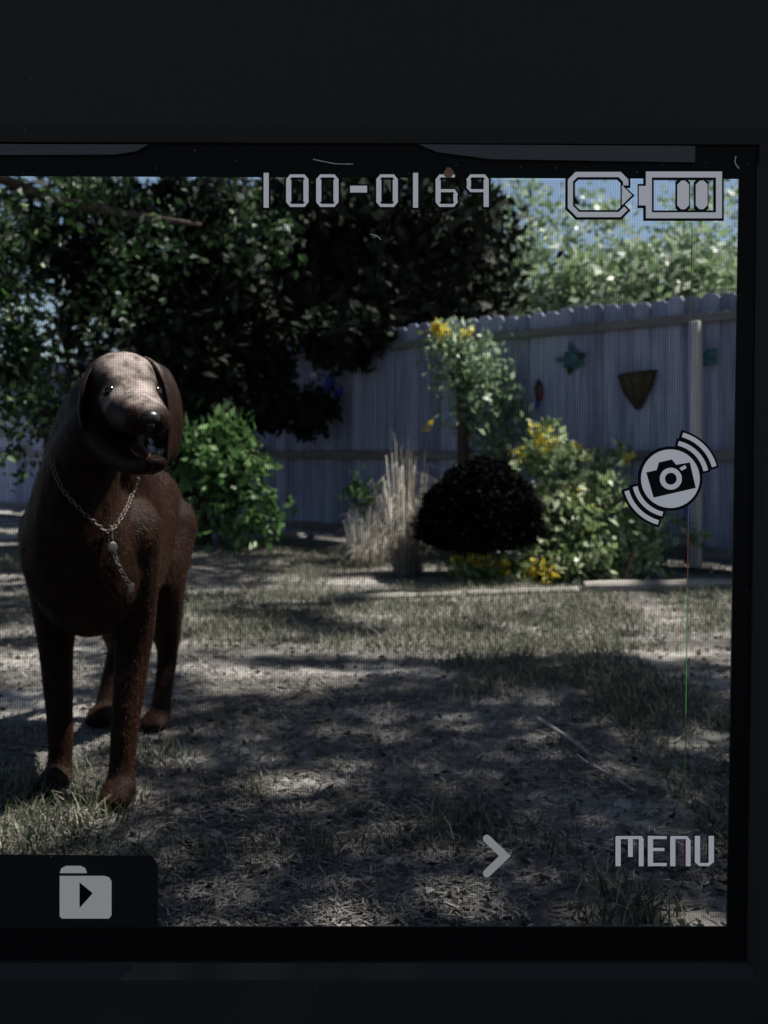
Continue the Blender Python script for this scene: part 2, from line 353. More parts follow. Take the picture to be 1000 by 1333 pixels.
# dense evergreens beyond the fence: near black from the yard
pts = np.vstack([clumps(15000, (0.0, 8.9, 2.1), (1.25, .9, 1.5), 160, .16), clumps(7000, (-.45, 7.9, 2.38), (1.3, .45, .55), 70, .12), clumps(5000, (-2.0, 9.4, 1.3), (1.6, .9, .9), 70, .14)])
pxs = 500 + pts[:, 0] / pts[:, 1] * F
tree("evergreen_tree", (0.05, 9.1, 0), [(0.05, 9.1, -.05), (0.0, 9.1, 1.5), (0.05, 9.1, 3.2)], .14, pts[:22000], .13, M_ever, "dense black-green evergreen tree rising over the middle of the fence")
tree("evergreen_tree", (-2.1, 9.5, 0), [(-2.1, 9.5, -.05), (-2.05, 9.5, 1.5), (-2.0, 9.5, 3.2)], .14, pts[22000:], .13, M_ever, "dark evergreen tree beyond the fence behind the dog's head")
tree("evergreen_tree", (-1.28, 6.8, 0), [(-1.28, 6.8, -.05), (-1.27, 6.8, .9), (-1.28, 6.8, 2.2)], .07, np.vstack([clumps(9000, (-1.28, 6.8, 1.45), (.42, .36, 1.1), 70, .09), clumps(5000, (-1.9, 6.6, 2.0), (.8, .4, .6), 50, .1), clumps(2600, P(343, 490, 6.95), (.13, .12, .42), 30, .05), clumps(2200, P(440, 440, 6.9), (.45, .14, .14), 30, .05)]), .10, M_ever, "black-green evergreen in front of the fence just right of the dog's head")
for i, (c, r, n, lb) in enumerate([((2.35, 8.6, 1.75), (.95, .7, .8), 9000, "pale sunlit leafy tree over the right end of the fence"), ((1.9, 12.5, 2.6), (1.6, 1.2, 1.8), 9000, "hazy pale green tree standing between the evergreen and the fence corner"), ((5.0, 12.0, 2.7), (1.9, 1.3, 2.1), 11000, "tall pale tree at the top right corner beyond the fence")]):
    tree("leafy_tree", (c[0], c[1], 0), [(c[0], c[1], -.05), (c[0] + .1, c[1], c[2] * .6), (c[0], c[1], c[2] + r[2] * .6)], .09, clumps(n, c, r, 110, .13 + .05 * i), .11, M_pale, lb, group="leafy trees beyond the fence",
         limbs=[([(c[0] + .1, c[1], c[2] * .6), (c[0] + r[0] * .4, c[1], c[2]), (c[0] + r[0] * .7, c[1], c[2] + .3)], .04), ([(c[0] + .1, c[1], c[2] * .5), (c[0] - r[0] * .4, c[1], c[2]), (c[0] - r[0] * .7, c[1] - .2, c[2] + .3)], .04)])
# a far wood closes the view between the trees
pts = np.vstack([clumps(2200, (x, 24 + random.uniform(-2, 2), random.uniform(1, 2.0)), (3, 1.5, 1.8), 60, .5) for x in np.arange(-16, 17, 3.6)])
tag(leaf_obj("far_wood", pts, .4, M_oak), "far dark wood closing the view beyond the fence", "wood")

# ------------------------------------------------------------------ plants in the yard
def shrub(name, base, label, cat, groups, stems, m_stem=M_stem, group=None):
    """groups: (part name, points, size, material, kwargs)."""
    t = empty(name, base); tag(t, label, cat, group); B = Vector(base)
    if stems:
        bm = bmesh.new()
        for sp, r in stems:
            q = smooth_path([Vector(p) - B for p in sp], 4); add_tube(bm, q, np.linspace(r, r * .35, len(q)), 6)
        link("stem", bm_mesh("stem", bm), m_stem, t, True)
    for nm, pts, size, m, kw in groups:
        leaf_obj(nm, np.asarray(pts) - np.array(base), size, m, t, **kw)
    return t
def fan(base, n, rad, h, r):
    out = []
    for i in range(n):
        a = random.uniform(0, 2 * PI); q = random.uniform(.3, 1) * rad; hh = h * random.uniform(.6, 1)
        out.append(([base, (base[0] + math.cos(a) * q * .3, base[1] + math.sin(a) * q * .3, hh * .55), (base[0] + math.cos(a) * q, base[1] + math.sin(a) * q, hh)], r))
    return out

# black dome-shaped shrub
c = P(624, 664, 5.05); base = (c.x, 5.05, 0)
n = 26000; hh = .455; zz = hh * rng.uniform(0, 1, n) ** 1.15
rp = .325 * np.clip(1 - (zz / hh) ** 2.7, 0, 1) ** .58 * np.clip((zz + .05) / .09, .55, 1)
th = rng.uniform(0, 2 * PI, n); rr = rp * rng.uniform(.2, 1, n) ** .4
rr *= np.array([1 + .10 * noise.noise(Vector((math.cos(a) * 2.5, math.sin(a) * 2.5, z_ * 9))) for a, z_ in zip(th, zz)])
pp = np.stack([rr * np.cos(th) + .02 * (zz / hh - .4), rr * np.sin(th), zz - .215], 1)
shrub("dome_shrub", base, "black dome-shaped shrub of tiny leaves in front of the fence", "shrub", [("crown", pp + np.array([c.x, 5.05, c.z + .022]), .030, M_black_leaf, {'flat': .3})], fan((c.x, 5.05, -.02), 9, .2, .34, .012))

# slim vine-clad sapling behind it
b = P(601, 588, 6.0); bx = (b.x, 6.0, 0)
tr = []
for px, py, n, s in [(590, 440, 60, .04), (575, 433, 40, .04), (612, 455, 120, .06), (590, 470, 130, .06), (640, 480, 150, .06), (625, 505, 160, .07), (655, 515, 140, .06), (635, 540, 150, .07), (585, 500, 60, .04), (605, 530, 60, .05), (650, 560, 100, .06), (575, 455, 70, .04), (615, 490, 100, .05), (668, 545, 70, .05), (648, 580, 80, .06), (668, 590, 70, .06), (640, 600, 50, .05), (585, 540, 40, .05), (625, 565, 60, .06)]:
    tr += list(np.array(P(px, py, 6.0)) + rng.normal(size=(n, 3)) * s * 1.25)
ye = [];
for px, py, n, s in [(572, 430, 60, .022), (606, 434, 16, .014), (560, 560, 6, .02)]: ye += list(np.array(P(px, py, 5.85)) + rng.normal(size=(n, 3)) * s)
shrub("slim_sapling", bx, "slim dark-stemmed sapling with pale leaves and a yellow tuft on top", "tree",
      [("crown", tr, .055, M_vine, {}), ("blossom", ye, .05, M_yellow, {})],
      [([(b.x, 6.0, -.03), (b.x + .01, 6.0, .6), (b.x - .005, 6.0, 1.1), P(600, 440, 6.0)], .05), ([(b.x, 6.0, .8), P(630, 520, 6.0), P(655, 500, 6.0)], .012), ([(b.x, 6.0, 1.0), P(622, 480, 6.0), P(645, 470, 6.0)], .012), ([(b.x, 6.0, 1.0), P(585, 480, 6.0), P(572, 445, 6.0)], .012)], M_bark)

# yellow-flowered shrub right of it
lf, yl = [], []
for px, py, Y, n, s in [(698, 600, 5.5, 200, .06), (715, 575, 5.4, 160, .06), (740, 610, 5.4, 240, .07), (712, 650, 5.4, 260, .07), (745, 660, 5.2, 340, .08), (790, 650, 5.2, 220, .07), (722, 700, 5.3, 300, .07), (765, 700, 5.1, 380, .08), (810, 700, 5.1, 240, .08), (840, 690, 5.1, 120, .06), (735, 735, 5.0, 240, .06), (785, 735, 5.0, 240, .06), (690, 735, 5.0, 160, .05), (840, 735, 5.0, 110, .05), (800, 590, 5.4, 60, .05), (770, 620, 5.4, 140, .06), (870, 690, 5.2, 40, .05), (905, 700, 5.2, 25, .03), (835, 660, 5.2, 60, .05), (660, 750, 4.95, 70, .05)]:
    lf += list(np.array(P(px, py, Y)) + rng.normal(size=(n, 3)) * s)
for px, py, Y, n, s in [(705, 575, 5.3, 22, .02), (725, 572, 5.3, 12, .02), (680, 590, 5.3, 12, .02), (815, 598, 5.3, 12, .012), (700, 560, 5.35, 10, .02), (690, 740, 4.9, 26, .025), (710, 748, 4.85, 22, .025), (660, 735, 4.9, 8, .02), (760, 590, 5.3, 6, .03), (740, 640, 5.1, 6, .05)]:
    yl += list(np.array(P(px, py, Y)) + rng.normal(size=(n, 3)) * s)
b = P(760, 740, 5.15); bx = (b.x, 5.15, 0)
shrub("flowering_shrub", bx, "sprawling pale green shrub with small yellow flowers beside the black shrub", "shrub",
      [("leaves", lf, .06, M_flower_leaf, {}), ("blossom", yl, .045, M_yellow, {})], fan((b.x, 5.15, -.02), 16, .5, .6, .008) + [([(b.x, 5.15, 0), P(800, 690, 5.15), P(908, 702, 5.15)], .007)])
# yellow leaves and low flowers under the black shrub
yl = []; gl = []
for px, py, n, s in [(620, 732, 40, .03), (640, 738, 40, .03), (600, 728, 20, .03), (655, 745, 26, .03)]: yl += list(np.array(P(px, py, 4.98)) + rng.normal(size=(n, 3)) * s * np.array([1, .8, .6]))
for px, py, n, s in [(660, 730, 60, .04), (600, 740, 50, .04), (630, 745, 40, .03)]: gl += list(np.array(P(px, py, 4.98)) + rng.normal(size=(n, 3)) * s * np.array([1, .8, .6]))
b = P(632, 750, 4.98); shrub("low_flower", (b.x, 4.98, 0), "low clump of yellow flowers at the foot of the black shrub", "flowers", [("blossom", yl, .045, M_yellow, {}), ("leaves", gl, .05, M_flower_leaf, {})], fan((b.x, 4.98, -.01), 8, .15, .1, .004))
# bushes left of the middle, by the fence
lf = []
for px, py, Y, n, s in [(255, 575, 6.5, 140, .07), (285, 570, 6.5, 220, .07), (310, 580, 6.5, 180, .07), (275, 600, 6.4, 200, .08), (320, 610, 6.4, 160, .08), (250, 610, 6.4, 120, .07), (300, 640, 6.4, 120, .1), (340, 645, 6.4, 80, .07), (265, 660, 6.4, 90, .09), (310, 680, 6.4, 120, .1), (350, 680, 6.4, 60, .07)]:
    lf += list(np.array(P(px, py, Y)) + rng.normal(size=(n, 3)) * s)
b = P(290, 600, 6.45); shrub("leafy_bush", (b.x, 6.45, 0), "fresh green leafy bush just right of the dog", "bush", [("leaves", lf, .085, M_bush, {})], fan((b.x, 6.45, -.02), 12, .35, .8, .010))

# tuft of tall dry grass
def tuft(base, n, h, spread, m, name, label):
    t = empty(name, base); tag(t, label, "grass tuft"); vv = []
    a = rng.uniform(0, 2 * PI, n); q = spread * rng.uniform(.05, 1, n) ** .8; hh = h * (1.05 - .75 * q / spread) * rng.uniform(.35, 1.1, n); r0 = rng.uniform(0, .10, n)
    u = np.stack([np.cos(a), np.sin(a) * .7, a * 0], 1); sd = np.stack([-np.sin(a), np.cos(a), a * 0], 1) * rng.uniform(.0016, .0036, n)[:, None]
    bs = u * r0[:, None]; md = bs + u * (q * .45)[:, None] + rng.normal(size=(n, 3)) * .02; md[:, 2] = hh * .85; tp = bs + u * q[:, None] + rng.normal(size=(n, 3)) * .02; tp[:, 2] = hh * (1 - .5 * (q / spread))
    v, f = strands(bs, sd, md, tp)
    o = link("grass", np_mesh("grass", v, f), m, t); o["kind"] = "stuff"; return t
b = P(530, 750, 5.25); tuft((b.x, 5.25, -.005), 420, .90, .36, M_tuft, "dry_grass_tuft", "tall tuft of grey dry grass left of the black shrub")
b = P(480, 745, 5.6); tuft((b.x, 5.6, -.005), 200, .46, .25, M_tuft, "dry_grass_tuft", "short tuft of dry grass beside the pale stone")
# pale stone with a sprig on it
b = P(468, 672, 5.9); bm = bmesh.new(); add_ell(bm, (0, 0, 0), (.09, .08, .19), None, 14, 9)
for q in bm.verts: q.co += q.normal * .02 * noise.noise(q.co * 9)
o = link("garden_stone", bm_mesh("garden_stone", bm), M_stone, None, True); o.location = (b.x, 5.9, .17); tag(o, "pale upright garden stone left of the tall dry grass", "stone")
lf = np.array(P(470, 645, 5.85)) + rng.normal(size=(90, 3)) * .05; shrub("small_plant", (b.x, 5.85, 0), "small green sprig growing behind the pale garden stone", "plant", [("leaves", lf, .07, M_bush, {})], fan((b.x + .1, 5.95, -.01), 4, .12, .42, .006))

# garden bed edging
for i, (x0, x1, py, lb) in enumerate([(440, 600, 782, "pale timber edging log left of the yellow flowers"), (608, 752, 776, "middle timber edging log under the flowering shrub"), (760, 985, 769, "sunlit timber edging log below the small dark stake")]):
    Y = H * F / (py - 588); a, b = P(x0, py, Y), P(x1, py - (3 if i < 2 else 4), Y + .1); a.z = b.z = (.008, .008, .018)[i]
    bm = bmesh.new(); q = [a.lerp(b, t / 6) for t in range(7)]; m0 = (a + b) / 2; add_tube(bm, [p - m0 for p in q], [(.016, .017, .024)[i] + .008 * random.random() for _ in q], 8)
    o = link("edging_log", bm_mesh("edging_log", bm), M_timber); o.location = m0; tag(o, lb, "edging", "logs edging the flower bed")
a, b = P(806, 770, 4.72), P(826, 722, 4.76); bm = bmesh.new(); add_tube(bm, [(0, 0, -.02), (b - a) * .5, b - a], [.014, .013, .011], 7)
a.z = 0.0; o = link("garden_stake", bm_mesh("garden_stake", bm), M_iron); o.location = a; tag(o, "short dark stake leaning at the edge of the flower bed", "stake")
# sticks on the grass
for q, r, lb in [([(700, 945), (735, 968), (768, 992)], .006, "thin pale stick lying on the dark grass right of centre"), ([(770, 1005), (800, 1022), (830, 1040)], .005, "shorter brown twig lying just below the pale stick")]:
    pts = []
    for px, py in q: Y = H * F / (py - 588); pts.append(Vector(((px - 500) / F * Y, Y, gz((px - 500) / F * Y, Y) + .012)))
    bm = bmesh.new(); sp = smooth_path([p - pts[1] for p in pts], 4); add_tube(bm, sp, np.linspace(r, r * .5, len(sp)), 6)
    o = link("stick", bm_mesh("stick", bm), M_timber, None, True); o.location = pts[1]; tag(o, lb, "stick")

# ------------------------------------------------------------------ things hung on the fence
def hung(name, px, py, label, cat, out=0.05):
    t = empty(name, on_fence(px, py, out), F_ANG); tag(t, label, cat); return t   # local x along the fence, -y towards the yard, z up
def prism(bm, poly, y0, y1):
    A = [bm.verts.new((p[0], y0, p[1])) for p in poly]; B = [bm.verts.new((p[0], y1, p[1])) for p in poly]
    bm.faces.new(A); bm.faces.new(B[::-1]); n = len(poly)
    for i in range(n): bm.faces.new((A[i], B[i], B[(i + 1) % n], A[(i + 1) % n]))
t = hung("metal_ornament", 748, 468, "dark teal metal sunburst ornament hung high on the fence", "ornament", .02)
bm = bmesh.new(); add_ell(bm, (0, -.015, 0), (.045, .018, .05)); link("boss", bm_mesh("boss", bm), M_teal, t, True)
for i in range(9):
    a = 2 * PI * i / 9 + .3; L = (.10, .075, .115, .07, .12, .08, .10, .07, .09)[i]; bm = bmesh.new()
    u, v_ = Vector((math.cos(a), 0, math.sin(a))), Vector((-math.sin(a), 0, math.cos(a)))
    poly = [u * .03 + v_ * .012, u * L * .7 + v_ * .018, u * L, u * L * .7 - v_ * .018, u * .03 - v_ * .012]
    prism(bm, [(p.x, p.z) for p in poly], -.016, -.008); link("petal", bm_mesh("petal", bm), M_teal if i % 3 else M_iron, t)
t = hung("wall_basket", 833, 508, "dark half-round basket planter hung empty on the fence", "planter", .02)
bm = bmesh.new(); N = 10; rings = []
for z, rr in ((.095, .115), (.07, .112), (.0, .085), (-.06, .045), (-.105, .012)):
    rings.append([bm.verts.new((math.cos(PI * k / N) * rr * 1.0, -math.sin(PI * k / N) * rr * .8, z + .012 * math.cos(PI * k / N))) for k in range(N + 1)])
for A, B_ in zip(rings, rings[1:]):
    for k in range(N): bm.faces.new((A[k], A[k + 1], B_[k + 1], B_[k]))
for A, B_ in zip(rings, rings[1:]): bm.faces.new((A[0], B_[0], B_[-1], A[-1]))
link("liner", bm_mesh("liner", bm), M_moss, t, True)
bm = bmesh.new(); add_tube(bm, [(math.cos(PI * k / N) * .12, -math.sin(PI * k / N) * .098, .095 + .012 * math.cos(PI * k / N)) for k in range(N + 1)], .006, 6); link("rim", bm_mesh("rim", bm), M_iron, t, True)
for k in range(1, N, 2):
    bm = bmesh.new(); a = PI * k / N
    add_tube(bm, [(math.cos(a) * rr * 1.05, -math.sin(a) * rr * .84, z) for z, rr in ((.095, .115), (0, .088), (-.06, .05), (-.11, .014))], .004, 5); link("wire", bm_mesh("wire", bm), M_iron, t)
t = hung("bird_ornament", 705, 511, "narrow dark red bird ornament hung beside the sapling leaves", "ornament", .02)
bm = bmesh.new(); prism(bm, [(-.018, -.05), (.012, -.055), (.03, .0), (.018, .06), (-.006, .085), (-.026, .03)], -.02, -.006); link("body", bm_mesh("body", bm), M_iron, t)
bm = bmesh.new(); prism(bm, [(.0, -.03), (.026, -.035), (.032, .02), (.012, .05)], -.028, -.021); link("wing", bm_mesh("wing", bm), M_red, t)
bm = bmesh.new(); prism(bm, [(-.03, -.105), (-.008, -.10), (.004, -.056), (-.014, -.05)], -.016, -.008); link("tail", bm_mesh("tail", bm), M_blue, t)
t = hung("fish_ornament", 927, 463, "small teal fish-shaped ornament at the right end of the fence", "ornament", .02)
bm = bmesh.new(); prism(bm, [(-.04, .0), (-.015, .035), (.03, .04), (.042, .01), (.02, -.03), (-.02, -.025)], -.02, -.006); link("body", bm_mesh("body", bm), M_teal, t)
bm = bmesh.new(); prism(bm, [(-.05, -.045), (.0, -.028), (.035, -.03), (.045, -.05), (-.03, -.055)], -.018, -.008); link("fin", bm_mesh("fin", bm), M_teal, t)
t = hung("blue_ornament", 436, 503, "cobalt blue ornament above the dark hanging basket on the fence", "ornament", .03)
bm = bmesh.new(); prism(bm, [(-.055, -.035), (-.02, -.05), (.03, -.02), (.03, .04), (-.01, .09), (-.05, .05)], -.03, -.006); link("body", bm_mesh("body", bm), M_blue, t)
bm = bmesh.new(); prism(bm, [(.035, -.05), (.10, -.025), (.125, -.005), (.09, -.07), (.045, -.075)], -.026, -.01); link("wing", bm_mesh("wing", bm), M_blue, t)
p = on_fence(430, 530, .22); t = empty("hanging_basket", p, F_ANG); tag(t, "black leafy hanging basket on a bracket in front of the shaded fence", "planter")
bm = bmesh.new(); add_ell(bm, (0, 0, -.05), (.14, .14, .12)); 
for q in bm.verts:
    if q.co.z > -.02: q.co.z = -.02
link("bowl", bm_mesh("bowl", bm), M_iron, t, True)
leaf_obj("leaves", np.vstack([clumps(900, (0, 0, .0), (.19, .17, .12), 26, .035), clumps(260, (.05, -.05, -.14), (.16, .12, .10), 16, .03)]), .06, M_ever, t)
bm = bmesh.new(); add_tube(bm, [(0, .20, .23), (0, .1, .25), (0, 0, .23), (0, 0, .1)], .006, 6); link("bracket", bm_mesh("bracket", bm), M_iron, t)

# ------------------------------------------------------------------ the dog
dog_root_xy = (-0.56, 2.0)
fur = noise_mat("brown_fur", [(0.3, (0.0045, 0.0018, 0.0011)), (0.7, (0.020, 0.0075, 0.0042))], (70, 70, 16), 8, 0.5, 0.08, 0.9, 0.004)
fur.node_tree.nodes["Principled BSDF"].inputs["Sheen Weight"].default_value = 0.02
fur.node_tree.nodes["Principled BSDF"].inputs["Sheen Tint"].default_value = (.55, .36, .28, 1)
fur.node_tree.nodes["Principled BSDF"].inputs["Sheen Roughness"].default_value = 0.4
M_skin = mat("nose_skin", (0.008, 0.006, 0.006), 0.35, 0.5)
M_eye = mat("eye_black", (0.01, 0.006, 0.004), 0.08, 0.6)
M_mouth = mat("mouth_lining", (0.035, 0.010, 0.010), 0.5, 0.3)
M_steel = mat("chain_steel", (0.13, 0.115, 0.11), 0.5, 0.4, 0.8)
bm = bmesh.new()
def loft(rings, n=20):
    R = []
    for c, rx, rz, d in rings:
        d = Vector(d).normalized(); a = d.cross(Vector((0, 0, 1))).normalized(); b = a.cross(d)
        R.append([bm.verts.new(Vector(c) + a * math.cos(2 * PI * k / n) * rx + b * math.sin(2 * PI * k / n) * rz) for k in range(n)])
    for A, B_ in zip(R, R[1:]):
        for k in range(n): bm.faces.new((A[k], A[(k + 1) % n], B_[(k + 1) % n], B_[k]))
    bm.faces.new(R[0][::-1]); bm.faces.new(R[-1])
def limb(pts, rad, k=4):
    q = smooth_path(pts, k); r = np.interp(np.linspace(0, len(pts) - 1, len(q)), range(len(pts)), rad)
    add_tube(bm, q, r, 14)
    add_ell(bm, q[0], [r[0]] * 3, None, 14, 8); add_ell(bm, q[-1], [r[-1]] * 3, None, 14, 8)
AX = (0.02, 0.5, 0.02)
loft([((-.548, 1.655, .50), .05, .07, AX), ((-.548, 1.69, .492), .092, .125, AX), ((-.548, 1.76, .482), .108, .162, AX), ((-.548, 1.86, .478), .118, .174, AX), ((-.546, 1.98, .486), .118, .164, AX),
      ((-.552, 2.10, .503), .102, .138, AX), ((-.566, 2.22, .523), .088, .108, AX), ((-.574, 2.33, .525), .092, .104, AX), ((-.574, 2.41, .51), .08, .09, AX), ((-.574, 2.45, .50), .04, .05, AX)])
# neck and throat
limb([(-.548, 1.86, .56), (-.53, 1.77, .655), (-.487, 1.69, .735)], [.120, .088, .068])
limb([(-.55, 1.72, .53), (-.53, 1.685, .62), (-.485, 1.65, .70)], [.088, .068, .054])
# head
HC = P(162, 507, 1.63); NT = P(199, 541, 1.485); hd = (NT - HC).normalized(); hs = hd.cross(Vector((0, 0, 1))).normalized(); hu = hs.cross(hd)
HM = Matrix((hs, hd, hu)).transposed()
def hp(s, f, u): return HC + hs * s + hd * f + hu * u
add_ell(bm, hp(0, -.012, .006), (.066, .068, .056), HM)
add_ell(bm, hp(.034, .0, -.022), (.034, .05, .036), HM); add_ell(bm, hp(-.034, .0, -.022), (.034, .05, .036), HM)     # cheeks
add_ell(bm, hp(.027, .042, .020), (.018, .02, .014), HM); add_ell(bm, hp(-.027, .042, .020), (.018, .02, .014), HM)    # brows
for q_ in (-.013, .013): limb([hp(q_, .02, -.012), hp(q_ * 1.1, .09, -.018), hp(q_, .143, -.014)], [.040, .033, .026])
limb([hp(0, .02, .012), hp(0, .07, .002), hp(0, .13, .0)], [.034, .024, .018])
add_ell(bm, hp(.017, .118, -.030), (.017, .034, .016), HM); add_ell(bm, hp(-.017, .118, -.030), (.017, .034, .016), HM)  # flews
add_ell(bm, hp(.026, .07, -.036), (.014, .036, .018), HM); add_ell(bm, hp(-.026, .07, -.036), (.014, .036, .018), HM)
for q_ in (-.015, .015): limb([P(144, 566, 1.645) + hs * q_ * 1.4, P(163, 594, 1.59) + hs * q_, P(186, 606, 1.545) + hs * q_ * .8, P(203, 603, 1.515) + hs * q_ * .55], [.034, .021, .016, .0125])
# legs: shoulder, elbow, wrist, paw
def paw(c, fx=0.0):
    c = Vector(c); add_ell(bm, c + Vector((0, 0, .004)), (.034, .042, .024))
    for k in (-1.4, -.48, .48, 1.4): add_ell(bm, c + Vector((k * .0145 + fx * .03, -.034 + .005 * abs(k), -.003)), (.0125, .022, .0165))
limb([(-.618, 1.82, .51), (-.634, 1.87, .36), (-.640, 1.89, .27), (-.632, 1.885, .15), (-.630, 1.885, .07), (-.632, 1.875, .035)], [.068, .045, .033, .026, .024, .026]); paw((-.633, 1.86, .024), -.2)
limb([(-.478, 1.79, .51), (-.480, 1.85, .36), (-.482, 1.855, .27), (-.490, 1.835, .15), (-.494, 1.825, .07), (-.494, 1.815, .035)], [.070, .046, .034, .027, .025, .028]); paw((-.494, 1.80, .024))
limb([(-.522, 2.30, .48), (-.520, 2.24, .36), (-.522, 2.31, .25), (-.530, 2.37, .17), (-.534, 2.345, .09), (-.537, 2.32, .035)], [.080, .062, .040, .026, .023, .025]); paw((-.538, 2.29, .024))
limb([(-.625, 2.31, .47), (-.625, 2.25, .36), (-.645, 2.33, .25), (-.66, 2.40, .17), (-.675, 2.385, .09), (-.68, 2.36, .035)], [.095, .076, .043, .027, .024, .026]); paw((-.68, 2.33, .024))
limb([(-.574, 2.42, .555), (-.57, 2.50, .52), (-.56, 2.57, .42), (-.555, 2.60, .33)], [.034, .026, .020, .012])
bmesh.ops.recalc_face_normals(bm, faces=bm.faces[:])
me0 = bpy.data.meshes.new("dog"); bm.to_mesh(me0); bm.free()
dog = link("dog", me0, fur)
for md, kw in (("REMESH", dict(mode='VOXEL', voxel_size=0.0065)), ("SMOOTH", dict(factor=0.6, iterations=7))):
    m_ = dog.modifiers.new(md.lower(), md)
    for a_, b_ in kw.items(): setattr(m_, a_, b_)
dg = bpy.context.evaluated_depsgraph_get(); dg.update()
me = bpy.data.meshes.new_from_object(dog.evaluated_get(dg)); dog.modifiers.clear(); dog.data = me
if not me.materials: me.materials.append(fur)
me.polygons.foreach_set("use_smooth", [True] * len(me.polygons)); me.name = "dog"
tag(dog, "brown short-haired dog standing with its mouth open, head turned right", "dog")
co = np.empty(len(me.vertices) * 3, np.float32); me.vertices.foreach_get("co", co); co = co.reshape(-1, 3)
nr = np.empty(len(me.vertices) * 3, np.float32); me.vertices.foreach_get("normal", nr); nr = nr.reshape(-1, 3)
bvh = BVHTree.FromPolygons([tuple(v) for v in co], [tuple(p.vertices) for p in me.polygons])
M_hair = leaf_mat('brown_hair', [(0, (0.005, 0.002, 0.0013)), (0.75, (0.020, 0.0080, 0.0045)), (1, (0.10, 0.045, 0.027))], 0.0, 0.55, 0.10)
# sunlight painted into the coat: paler forehead, muzzle bridge and one muzzle side
def face_light(m):
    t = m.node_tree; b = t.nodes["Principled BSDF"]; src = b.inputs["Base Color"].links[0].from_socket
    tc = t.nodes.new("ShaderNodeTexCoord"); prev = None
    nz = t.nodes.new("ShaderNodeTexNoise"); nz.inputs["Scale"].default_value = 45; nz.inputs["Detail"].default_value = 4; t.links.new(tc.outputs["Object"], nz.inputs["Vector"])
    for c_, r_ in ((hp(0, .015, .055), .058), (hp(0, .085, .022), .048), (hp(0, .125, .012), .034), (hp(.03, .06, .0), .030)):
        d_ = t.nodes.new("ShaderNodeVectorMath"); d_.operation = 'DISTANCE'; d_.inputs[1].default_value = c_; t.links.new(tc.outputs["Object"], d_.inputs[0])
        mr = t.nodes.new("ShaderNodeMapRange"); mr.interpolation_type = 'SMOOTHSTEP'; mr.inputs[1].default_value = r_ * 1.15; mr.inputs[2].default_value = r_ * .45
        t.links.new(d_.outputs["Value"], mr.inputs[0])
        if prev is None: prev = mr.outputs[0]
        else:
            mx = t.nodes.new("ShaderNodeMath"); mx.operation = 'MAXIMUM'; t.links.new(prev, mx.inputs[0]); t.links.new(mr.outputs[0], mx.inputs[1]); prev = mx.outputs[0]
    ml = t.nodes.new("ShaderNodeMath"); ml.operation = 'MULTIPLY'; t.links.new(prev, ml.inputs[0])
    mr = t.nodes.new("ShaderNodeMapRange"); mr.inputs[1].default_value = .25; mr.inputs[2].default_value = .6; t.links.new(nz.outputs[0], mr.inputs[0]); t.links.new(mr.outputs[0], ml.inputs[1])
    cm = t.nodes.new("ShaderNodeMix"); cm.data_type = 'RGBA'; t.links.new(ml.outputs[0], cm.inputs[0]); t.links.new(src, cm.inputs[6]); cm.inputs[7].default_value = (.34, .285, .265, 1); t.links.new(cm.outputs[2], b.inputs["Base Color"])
face_light(fur); face_light(M_hair)
# short coat: thin hairs lying back and down along the body
i = rng.integers(0, len(co), 95000); p0 = co[i]; n0 = nr[i]
keep_ = p0[:, 2] > .03; p0, n0 = p0[keep_], n0[keep_]; n = len(p0)
fl = np.tile(np.array([.05, .55, -.8]), (n, 1)); hm = p0[:, 1] < 1.66; fl[hm] = np.array(-hd) * .9 + np.array([0, 0, -.35])
fl = fl + rng.normal(size=(n, 3)) * .18; fl -= n0 * np.sum(fl * n0, 1)[:, None]; fl /= np.linalg.norm(fl, axis=1)[:, None] + 1e-6
ln = np.where(p0[:, 1] < 1.66, .005, .009)[:, None] * rng.uniform(.7, 1.3, n)[:, None]
tw = n0 + rng.normal(size=(n, 3)) * .38; sd = np.cross(fl, tw); sd = sd / np.linalg.norm(sd, axis=1)[:, None] * .0006
v = np.stack([p0 - sd - n0 * .001, p0 + sd - n0 * .001, p0 + fl * ln + n0 * ln * .2], 1).reshape(-1, 3)
o = link("fur", np_mesh("fur", v, np.arange(n * 3).reshape(n, 3)), M_hair, dog); o["kind"] = "stuff"

def hit(px, py, fb):
    d_ = (P(px, py, 1.0) - Vector((0, 0, H))).normalized(); r_ = bvh.ray_cast(Vector((0, 0, H)), d_)
    return (r_[0], r_[1]) if r_[0] is not None and r_[0].y < 1.9 else bvh.find_nearest(fb)[:2]
for s_ in (1, -1):
    c_ = hp(s_ * .030, .050, .006); bp = bvh.find_nearest(c_)
    bm = bmesh.new(); add_ell(bm, (0, 0, 0), (.0115, .0115, .0115), None, 14, 10); o = link("eye", bm_mesh("eye", bm), M_eye, dog, True); o.location = bp[0] - bp[1] * .0035
bm = bmesh.new(); add_ell(bm, hp(0, .160, -.008), (.017, .012, .013), HM); add_ell(bm, hp(0, .162, -.018), (.008, .010, .010), HM); link("nose", bm_mesh("nose", bm), M_skin, dog, True)
bm = bmesh.new(); add_ell(bm, P(183, 588, 1.55), (.014, .036, .006), HM); link("tongue", bm_mesh("tongue", bm), M_mouth, dog, True)
